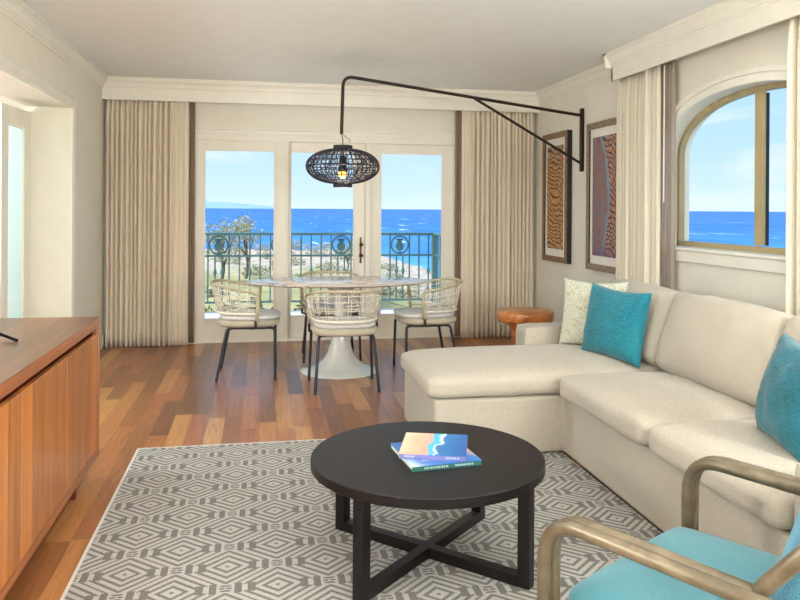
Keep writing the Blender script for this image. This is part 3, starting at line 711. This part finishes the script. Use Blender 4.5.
def dining_chair(label):
    t=thing('dining_chair',(0,0,0),0,label,'chair','rope-backed dining chairs')
    lm='leg_metal'
    for sx in (-1,1):
        mb=MB(); mb.tube(fillet([(sx*.20,.185,.408),(sx*.235,.222,.408),(sx*.252,.228,0)],.03),.0115,10); mb.build('leg',lm,t,local=True)
        mb=MB(); mb.tube(fillet([(sx*.19,-.10,.408),(sx*.205,-.15,.405),(sx*.236,-.228,0)],.03),.0115,10); mb.build('leg',lm,t,local=True)
    mb=MB()
    for sx in (-1,1):
        mb.tube([(sx*.19,-.10,.408),(sx*.215,.05,.408),(sx*.20,.185,.408)],.0105,8); mb.tube([(sx*.215,.075,.408),(sx*.262,.075,.42),(sx*.262,.075,.475)],.011,8)
    mb.tube([(-.19,-.10,.408),(.19,-.10,.408)],.010,8); mb.tube([(-.20,.185,.408),(.20,.185,.408)],.010,8)
    mb.build('seat_frame',lm,t,local=True)
    def pad(z0,z1,hx,y0,y1,r,mat,name,crown):
        mb=MB(); yc=(y0+y1)/2; hy=(y1-y0)/2; rings=[]
        def ring(k,z): return [((hx*k)*math.copysign(abs(math.cos(a))**.62,math.cos(a)),yc+(hy*k)*math.copysign(abs(math.sin(a))**.62,math.sin(a)),z) for a in [2*PI*i/48 for i in range(48)]]
        prof=[(.0,z0),(.9,z0),(.97,z0+(z1-z0)*.15),(1,z0+(z1-z0)*.45),(.985,z0+(z1-z0)*.8),(.93,z1),(.6,z1+crown),(.3,z1+crown*1.3),(0.001,z1+crown*1.4)]
        prof[0]=(.001,z0)
        V=[[mb.b.verts.new(p) for p in ring(k,z)] for k,z in prof]
        for a,c in zip(V,V[1:]):
            for i in range(48): mb.b.faces.new((a[i],a[(i+1)%48],c[(i+1)%48],c[i]))
        return mb.build(name,mat,t,local=True,angle=60)
    pad(.416,.470,.250,-.235,.262,.05,'seat_rope','seat',.0)
    pad(.470,.505,.238,-.215,.272,.05,'chair_pad','seat_cushion',.006)
    N=48
    topc=resample([(x,y,.688+.066*min(1,max(0,(.09-y)/.33))) for x,y in ucurve(.285,.285,.095)],N)
    botc=resample([(x,y,.525) for x,y in ucurve(.250,.240,.085)],N)
    path=[Vector((-.262,.080,.465)),Vector((-.268,.088,.58))]+[Vector(p) for p in topc]+[Vector((.268,.088,.58)),Vector((.262,.080,.465))]
    mb=MB(); mb.tube(fillet([path[0],path[1]]+path[2:3],.0)[:2]+smoothpath([Vector((-.272,.092,.645))]+list(topc)+[Vector((.272,.092,.645))],2)+[path[-2],path[-1]],.0125,8); mb.build('top_rail','rope_rail',t,local=True,angle=180)
    mb=MB(); mb.tube([Vector((-.262,.083,.51))]+list(botc)[1:-1]+[Vector((.262,.083,.51))],.0115,8); mb.build('lower_rail','rope',t,local=True,angle=180)
    S=lambda k,v: botc[k].lerp(topc[k],v)+Vector((0,0,0))
    mb=MB(); rnd=random.Random(2)
    for k in range(1,N):
        if k%4>1: continue
        mb.tube([S(k,0),S(k,.5),S(k,1)],.0032,5)
    for v,a,b2 in ((.15,0,N),(.36,0,N),(.43,0,N),(.64,0,N),(.84,0,N)):
        mb.tube([S(k,v)+Vector((0,0,.002*((k%2)*2-1))) for k in range(a,b2+1)],.0033,5)
    for k0 in range(2,N-6,7):
        v=rnd.choice((.3,.53,.7)); mb.tube([S(k,v) for k in range(k0,k0+6)],.0032,5)
    mb.build('woven_back','rope',t,local=True,angle=180)
    return t
GC='rope-backed dining chairs'
c0=dining_chair('rope-backed dining chair in front of the table, back to the camera'); c0.location=(.636,5.715,0); c0.rotation_euler=(0,0,R(0))
dup(c0,(-.098,6.262,0),R(-91.5),'rope-backed dining chair at the left end of the table, facing right')
dup(c0,(.636,6.87,0),R(180),'rope-backed dining chair behind the table nearest the balcony doors')
dup(c0,(1.385,6.185,0),R(91),'rope-backed dining chair at the right end of the table, behind the chaise')
# ------------------------------------------------------------------ stump table
st=thing('stump_table',(2.20,6.02,0),0,'polished mushroom-shaped wooden stump table behind the sofa arm','side table')
def rad(a,z,r,k): return r*(1+k*noise.noise(Vector((math.cos(a)*1.3,math.sin(a)*1.3,z*2))))
def blob(prof,k,name):
    mb=MB(); mb.grid(lambda u,v:(lambda a,i: Vector((2.20+rad(a,prof[i][1],prof[i][0],k)*math.cos(a),6.02+rad(a,prof[i][1],prof[i][0],k)*math.sin(a),prof[i][1])))(2*PI*u,round(v*(len(prof)-1))),64,len(prof)-1,closeu=True)
    return mb.build(name,'stump_wood',st,angle=70)
blob([(.001,.425),(.20,.425),(.236,.430),(.243,.44),(.245,.497),(.240,.508),(.232,.512),(.001,.513)],.10,'top')
blob([(.001,0),(.15,0),(.155,.02),(.13,.10),(.112,.2),(.112,.3),(.13,.37),(.17,.425),(.001,.425)],.22,'trunk')
# ------------------------------------------------------------------ sofa
so=thing('sectional_sofa',(2.0,3.4,0),0,'large cream linen sectional sofa with a chaise along the right wall','sofa')
SX=1.65; SB=2.66; Y0,Y1=1.88,4.95
mb=MB(); mb.prism([(.925,3.925),(SX+.01,3.925),(SX,2.10),(SB-.03,2.10),(SB-.03,4.735),(.915,4.735)],'z',.015,.333); mb.build('base','sofa_linen',so,bevel=.018,seg=3)
mb=MB(); mb.box((2.43,Y0+.01,.02),(SB,Y1-.01,.70)); mb.build('back_frame','sofa_linen',so,bevel=.04,seg=3)
for a,b2 in ((4.738,Y1),(Y0,2.098)):
    mb=MB(); x0=SX+.085 if a>4 else SX; mb.cushion(((SB-x0)/2,(b2-a)/2,.279),.025,Matrix.Translation(((x0+SB)/2,(a+b2)/2,.299)),0,10,puffside=.004); mb.build('arm','sofa_linen',so,angle=180)
def seatc(x0,x1,y0,y1,z0,z1,puff,name,seed,r=.045):
    mb=MB(); mb.cushion(((x1-x0)/2,(y1-y0)/2,(z1-z0)/2),r,Matrix.Translation(((x0+x1)/2,(y0+y1)/2,(z0+z1)/2)),puff,18,wob=.006,seed=seed,puffside=.008); mb.build(name,'sofa_linen',so,angle=180)
seatc(.885,2.40,3.905,4.73,.335,.458,.048,'chaise_cushion',1)
seatc(1.605,2.40,2.945,3.885,.335,.458,.035,'seat_cushion',2)
seatc(1.605,2.40,2.105,2.935,.335,.458,.035,'seat_cushion',3)
def backc(y0,y1,seed):
    th=.115; hh=.225; lean=R(19)
    m=Matrix.Translation((2.345,(y0+y1)/2,.448+hh*.97))@Matrix.Rotation(lean,4,'Y')@Matrix.Rotation(-PI/2,4,'Y')   # local z -> -x (front), local x -> z up
    mb=MB(); mb.cushion((hh,(y1-y0)/2,th),.05,m,.055,16,wob=.010,seed=seed,puffside=.014); mb.build('back_cushion','sofa_linen',so,angle=180)
backc(3.915,4.72,11); backc(2.99,3.90,12); backc(2.11,2.98,13)
# throw pillows
def pillow(p0,p1,z,h,t,tilt,mat,label,seed,name='throw_pillow',pinch=.07,roll=0):
    p0=Vector((p0[0],p0[1],0)); p1=Vector((p1[0],p1[1],0)); e=(p1-p0); w=e.length; e.normalize(); nrm=Vector((e.y,-e.x,0))   # facing the viewer's side
    up=Vector((0,0,1))*math.cos(tilt)-nrm*math.sin(tilt); nn=e.cross(up); 
    B=(p0+p1)/2; c=B+up*(h/2)+Vector((0,0,z))
    m=Matrix(((e.x,up.x,nn.x,c.x),(e.y,up.y,nn.y,c.y),(e.z,up.z,nn.z,c.z),(0,0,0,1)))@Matrix.Rotation(roll,4,'Z')
    mb=MB(); mb.pillow(w,h,t,Matrix.Identity(4),seed,pinch=pinch)
    bmesh.ops.recalc_face_normals(mb.b,faces=mb.b.faces[:])
    o=mb.build(name,mat,None,local=True,angle=180); o.matrix_world=m; tag(o,label,'pillow','throw pillows on the sofa'); return o
pillow((1.925,4.635),(2.215,4.305),.478,.44,.19,R(10),'pale_boucle','pale green and cream textured pillow in the sofa corner',3,pinch=.10)
pillow((1.965,4.36),(2.11,3.90),.478,.43,.19,R(10),'teal_pillow','teal pillow leaning in front of the pale textured pillow',8,roll=R(-2),pinch=.10)
pillow((1.985,2.715),(1.855,2.285),.474,.41,.18,R(14),'blue_pillow','blue-teal pillow at the right edge of the picture, near end of sofa',14,pinch=.10)
# ------------------------------------------------------------------ rug
mb=MB(); mb.box((-.655,.35,.0),(1.66,4.375,.012)); ru=mb.build('area_rug','rug_weave',smooth=False,origin=(0,0,0)); tag(ru,'grey and cream rug woven with nested diamond outlines under the coffee table','rug')
mb=MB(); mb.box((-.668,.35,0),(-.655,4.388,.0125)); mb.box((-.655,4.375,0),(1.66,4.388,.0125)); mb.build('binding','rug_border',ru,smooth=False)
# ------------------------------------------------------------------ coffee table and books
ct=thing('coffee_table',(.645,2.85,.0125),0,'round dark espresso wood coffee table on crossed frames','table')
mb=MB(); mb.lathe([(0,.368),(.448,.368),(.452,.372),(.452,.403),(.448,.407),(0,.407)],128,(.645,2.85,0)); mb.build('tabletop','espresso_wood',ct,angle=35)
hd=.425
for a in (45,135,225,315):
    mb=MB(); c,s=math.cos(R(a)),math.sin(R(a)); mb.obox((.645+c*hd*.985,2.85+s*hd*.985,.1905),(.0235,.0215,.178),R(a)); mb.build('leg','espresso_wood',ct,bevel=.002)
for a in (45,135):
    mb=MB(); mb.obox((.645,2.85,.033 if a==45 else .0332),(hd*.985-.0235,.0215,.0205),R(a)); mb.build('stretcher','espresso_wood',ct,bevel=.002)
def book(c,w,h,t,rz,z,cover,spine,label,marks):
    t_=thing('book',(c[0],c[1],z),rz,label,'book')
    mb=MB(); mb.box((-w/2+.004,-h/2+.006,.002),(w/2-.004,h/2-.004,t-.002)); mb.build('pages','page_paper',t_,local=True,smooth=False)
    mb=MB(); mb.box((-w/2,-h/2,t-.0025),(w/2,h/2,t)); mb.build('front_cover',cover,t_,local=True,smooth=False)
    mb=MB(); mb.box((-w/2,-h/2,0),(w/2,h/2,.0025)); mb.box((-w/2,-h/2,.0025),(w/2,-h/2+.003,t-.0025)); sp_=mb.build('spine',spine,t_,local=True,smooth=False)
    for x0,x1,n in marks:
        mb=MB(); q=x0; k=0
        while q<x1:
            ww=.0035+.002*((k*7)%3); mb.box((q,-h/2-.0006,t*.32),(q+ww*.7,-h/2,t*.66)); q+=ww+.0015; k+=1
        mb.build('spine_lettering','letter_white',sp_,local=True,smooth=False)
    return t_
b1=book((.665,2.815),.272,.285,.020,R(6.5),.4075,'coast_cover','spine_green','larger book with a green spine lying underneath on the coffee table',[(-.09,.0,0),(.03,.10,0)])
b2=book((.672,2.842),.250,.262,.020,R(-17.2),.4278,'beach_cover','spine_violet','smaller book with a beach and sea cover lying on top of the other',[(-.105,-.065,0),(.05,.10,0)])
mb=MB(); 
for px_,py_,w_ in ((-.045,.045,.004),(-.04,.052,.004),(-.05,.036,.006),(-.03,.055,.012),(-.034,.043,.010),(-.052,.028,.004)): mb.box((px_,py_,.0201),(px_+w_,py_+.007,.0204))
mb.build('cover_lettering','letter_white',b2,local=True,smooth=False)
mb=MB()
for k in range(5): mb.box((-.085+k*.006,-.098+.001*(k%2),.0201),(-.081+k*.006,-.088+.002*(k%3),.0204))
mb.build('cover_lettering','letter_white',b1,local=True,smooth=False)
# ------------------------------------------------------------------ credenza and television
CX0,CX1,CYA,CYB,CZ=-1.46,-.802,1.5,4.05,.80
cr=thing('credenza',((CX0+CX1)/2,(CYA+CYB)/2,0),0,'long low teak credenza along the left wall','cabinet')
mb=MB(); mb.box((CX0,CYA,CZ-.004),(CX1,CYB,CZ)); mb.build('top','teak_top',cr,smooth=False)
mb=MB(); mb.box((CX0,CYA,CZ-.05),(CX1,CYB,CZ-.004)); mb.box((CX0,CYA,.10),(CX1,CYA+.04,CZ-.05)); mb.box((CX0,CYB-.03,.10),(CX1,CYB,CZ-.05)); mb.box((CX0,CYA+.04,.10),(CX1,CYB-.03,.135)); mb.box((CX0,CYA+.04,.135),(CX0+.02,CYB-.03,CZ-.05)); mb.build('body','teak_edge',cr,bevel=.002)
mb=MB(); mb.box((CX1-.05,CYA+.04,CZ-.09),(CX1-.035,CYB-.03,CZ-.05)); mb.build('finger_groove','teak_dark_red',cr,smooth=False)
n=4; L_=(CYB-.03-CYA-.04)/n
for i in range(n):
    y0=CYA+.04+i*L_; mb=MB(); mb.box((CX1-.022,y0+.0015,.137),(CX1-.002,y0+L_-.0015,CZ-.078)); mb.build('door','teak_upright',cr,bevel=.0015)
mb=MB(); mb.box((CX1-.02,CYB-.085,CZ-.078),(CX1-.0015,CYB-.03,CZ-.05)); mb.build('groove_stop','teak_edge',cr,smooth=False)
for xx in (CX0+.08,CX1-.05):
    for yy in (CYA+.25,2.7,CYB-.34):
        mb=MB(); mb.box((xx-.015,yy-.015,0),(xx+.015,yy+.015,.10)); mb.build('leg','teak_dark_red',cr,smooth=False)
tv=thing('television',(-1.26,2.75,CZ),0,'television whose black stand foot rests on the credenza','television')
mb=MB(); mb.box((-1.285,2.1,CZ+.07),(-1.245,3.62,CZ+.90)); mb.build('screen','black_plastic',tv,bevel=.006)
for yy,dy in ((2.2,-.2),(3.55,-.215)):
    mb=MB(); mb.tube(fillet([(-1.40,yy+dy*.3,CZ+.0065),(-1.265,yy,CZ+.065),(-.985,yy+dy,CZ+.0065)],.05,6),.0065,8); mb.build('foot','black_plastic',tv)
# ------------------------------------------------------------------ lounge chair
W=Vector((.848,.53,0)); F=Vector((-.53,.848,0)); O=Vector((1.086,1.895,0))
lc=thing('lounge_chair',(O.x,O.y,.0),0,'teal lounge chair with doubled bent bronze-brown tube arms','armchair')
def Lp(w,f,z): return O+W*w+F*f+Vector((0,0,z))
tr=.0178
for sgn,nm in ((-1,'arm'),(1,'arm')):
    for k in (0,1):
        w=sgn*((.365 if sgn>0 else .383)-.0375*k); ff=.085 if sgn>0 else .105; back=-.62 if k==0 else -.415
        mb=MB(); pts=[Lp(w,ff,.014),Lp(w,ff,.592),Lp(w,back,.575)]
        if k==0: pts=[Lp(w,ff,.014),Lp(w,ff,.592),Lp(w,-.66,.57),Lp(w,-.72,.014)]
        mb.tube(fillet(pts,.11,9),tr,14); mb.build(nm,'driftwood_tube',lc,angle=180)
    w=sgn*(.3275 if sgn>0 else .345)
    mb=MB(); mb.tube(fillet([Lp(w,-.22,.22),Lp(w,-.395,.575),Lp(w,-.66,.90)],.05,5),tr,14); mb.build('back_post','driftwood_tube',lc,angle=180)
mb=MB()
for f,z in ((.06,.255),(-.36,.225)): mb.tube([Lp(-.365,f,z),Lp(.365,f,z)],.015,10)
for w in (-.25,0,.25): mb.tube([Lp(w,.06,.255),Lp(w,-.36,.225)],.011,8)
mb.build('seat_frame','driftwood_tube',lc)
mb=MB()
for z,f in ((.88,-.644),(.72,-.513),(.40,-.309)): mb.tube([Lp(-.3275,f,z),Lp(.3275,f,z)],.014,10)
mb.build('back_rails','driftwood_tube',lc)
B3=Matrix(((W.x,F.x,0,O.x),(W.y,F.y,0,O.y),(0,0,1,0),(0,0,0,1)))
mb=MB(); mb.cushion((.302,.275,.07),.05,B3@Matrix.Translation((-.005,-.165,.325))@Matrix.Rotation(R(1),4,'X'),.022,16,wob=.006,seed=5,puffside=.01); mb.build('seat_cushion','teal_chair',lc,angle=180)
mb=MB(); mb.cushion((.285,.065,.25),.05,B3@Matrix.Translation((0,-.50,.685))@Matrix.Rotation(R(17),4,'X'),.0,16,wob=.008,seed=6,puffside=.03); mb.build('back_cushion','teal_chair_back',lc,angle=180)
# ------------------------------------------------------------------ lights
def downlight(x,y,w):  # ceiling fixture with a spot, added out of frame as interior fill
    t=thing('fill_downlight',(x,y,H-.012),0,'unseen added ceiling fill downlight at %.1f metres along the room, %s side'%(y+1.6,'left' if x<.5 else 'middle' if x<1.5 else 'right'),'added ceiling light','added fill downlights')
    mb=MB(); mb.lathe([(.075,0),(.10,0),(.10,.011),(.075,.011),(.075,0)],32,(x,y,H-.012)); mb.build('trim_ring','lacquer_white',t)
    mb=MB(); mb.lathe([(0,.006),(.074,.006),(.074,.010),(0,.010)],32,(x,y,H-.012)); mb.build('diffuser','fill_glow',t)
    l=bpy.data.lights.new('fill_spot','SPOT'); l.energy=w; l.spot_size=R(168); l.spot_blend=.35; l.shadow_soft_size=.22; l.color=LC
    o=bpy.data.objects.new('fill_spot',l); COL.objects.link(o); o.location=(0,0,-.05); o.parent=t
LW=11; TW=112; LC=(.94,.985,1)
for x in (-.7,.75,2.1):
    for y in (-.6,1.2,2.5,3.6): downlight(x,y,LW)
def lamp(name,x,y,z0,zb,w,label,cat):  # unseen lamp added to brighten the room
    t=thing(name,(x,y,z0),0,label,cat)
    mb=MB(); mb.lathe([(0,0),(.13,0),(.13,.02),(.03,.03),(0,.03)],32,(x,y,z0)); mb.build('base','bronze_dark',t)
    mb=MB(); mb.tube([(x,y,z0+.03),(x,y,zb-.07)],.012,10); mb.build('pole','bronze_dark',t)
    mb=MB(); mb.lathe([(0,-.07),(.014,-.07),(.016,-.03),(.03,.0),(.0,.035)],20,(x,y,zb)); mb.build('bulb','fill_glow',t)
    l=bpy.data.lights.new('fill_point','POINT'); l.energy=w; l.shadow_soft_size=.16; l.color=LC
    o=bpy.data.objects.new('fill_point',l); COL.objects.link(o); o.location=(0,0,zb-z0+.06); o.parent=t
lamp('fill_table_lamp',-1.2,1.75,CZ,1.45,TW*.6,'unseen added fill table lamp on the near end of the credenza','table lamp')
lamp('fill_floor_lamp',2.5,.3,0,1.45,TW*1.9,'unseen added fill floor lamp beyond the near end of the sofa','floor lamp')
lamp('fill_floor_lamp',.6,-1.2,0,1.45,TW*1.2,'unseen added fill floor lamp at the rear wall','floor lamp')
lamp('fill_floor_lamp',-3.0,4.6,0,1.5,TW*1.15,'unseen added fill floor lamp in the next room','floor lamp')
l=bpy.data.lights.new('pendant_bulb','POINT'); l.energy=8; l.color=(1,.80,.55); l.shadow_soft_size=.03
o=bpy.data.objects.new('pendant_bulb',l); COL.objects.link(o); o.parent=wl; o.location=(PC.x-(XR-.001),PC.y-6.48,PC.z-.055-1.72-.07)
l=bpy.data.lights.new('sun','SUN'); l.energy=6.0; l.angle=R(.6); l.color=(1,.96,.9); o=bpy.data.objects.new('sun',l); COL.objects.link(o)
o.rotation_euler=Vector((.60,.06,-.80)).to_track_quat('-Z','Y').to_euler()
wd=bpy.data.worlds.new('sky'); scn.world=wd; wd.use_nodes=True; nt=wd.node_tree; bg=nt.nodes['Background']
class WG(G):
    def __init__(s): s.nt=nt
g=WG(); x,y,z=g.xyz('Generated')
zz=z.max(0.0)
cl=g.noise(g.comb(x*1.6,y*1.6,z*7.0),2.2,6,.6,.4)
c=g.ramp(zz.pow(.6),[(0,(218,240,250)),(.25,(184,222,248)),(.5,(160,208,244)),(1,(110,170,226))])
c=g.mix(cl.smooth(.50,.72)*.6,c,(240,246,250))
nt.links.new(c,bg.inputs[0]); bg.inputs[1].default_value=1.2
# ------------------------------------------------------------------ camera
cd=bpy.data.cameras.new('camera'); cam=bpy.data.objects.new('camera',cd); COL.objects.link(cam)
f,psi,rho,y0=750,.184,.0065,208.9
d=Vector((math.sin(psi),math.cos(psi),0)); r0=Vector((math.cos(psi),-math.sin(psi),0)); u0=Vector((0,0,1))
r=r0*math.cos(rho)+u0*math.sin(rho); u=-r0*math.sin(rho)+u0*math.cos(rho)
cam.matrix_world=Matrix(((r.x,u.x,-d.x,0),(r.y,u.y,-d.y,0),(r.z,u.z,-d.z,1.36),(0,0,0,1)))
cd.sensor_width=36; cd.sensor_fit='HORIZONTAL'; cd.lens=f*36/800; cd.shift_y=-(300-y0)/800; cd.clip_end=60000; cd.clip_start=.02
scn.camera=cam
vs=scn.view_settings; vs.view_transform='Standard'; vs.look='None'; vs.gamma=1; vs.use_curve_mapping=False; vs.exposure=0
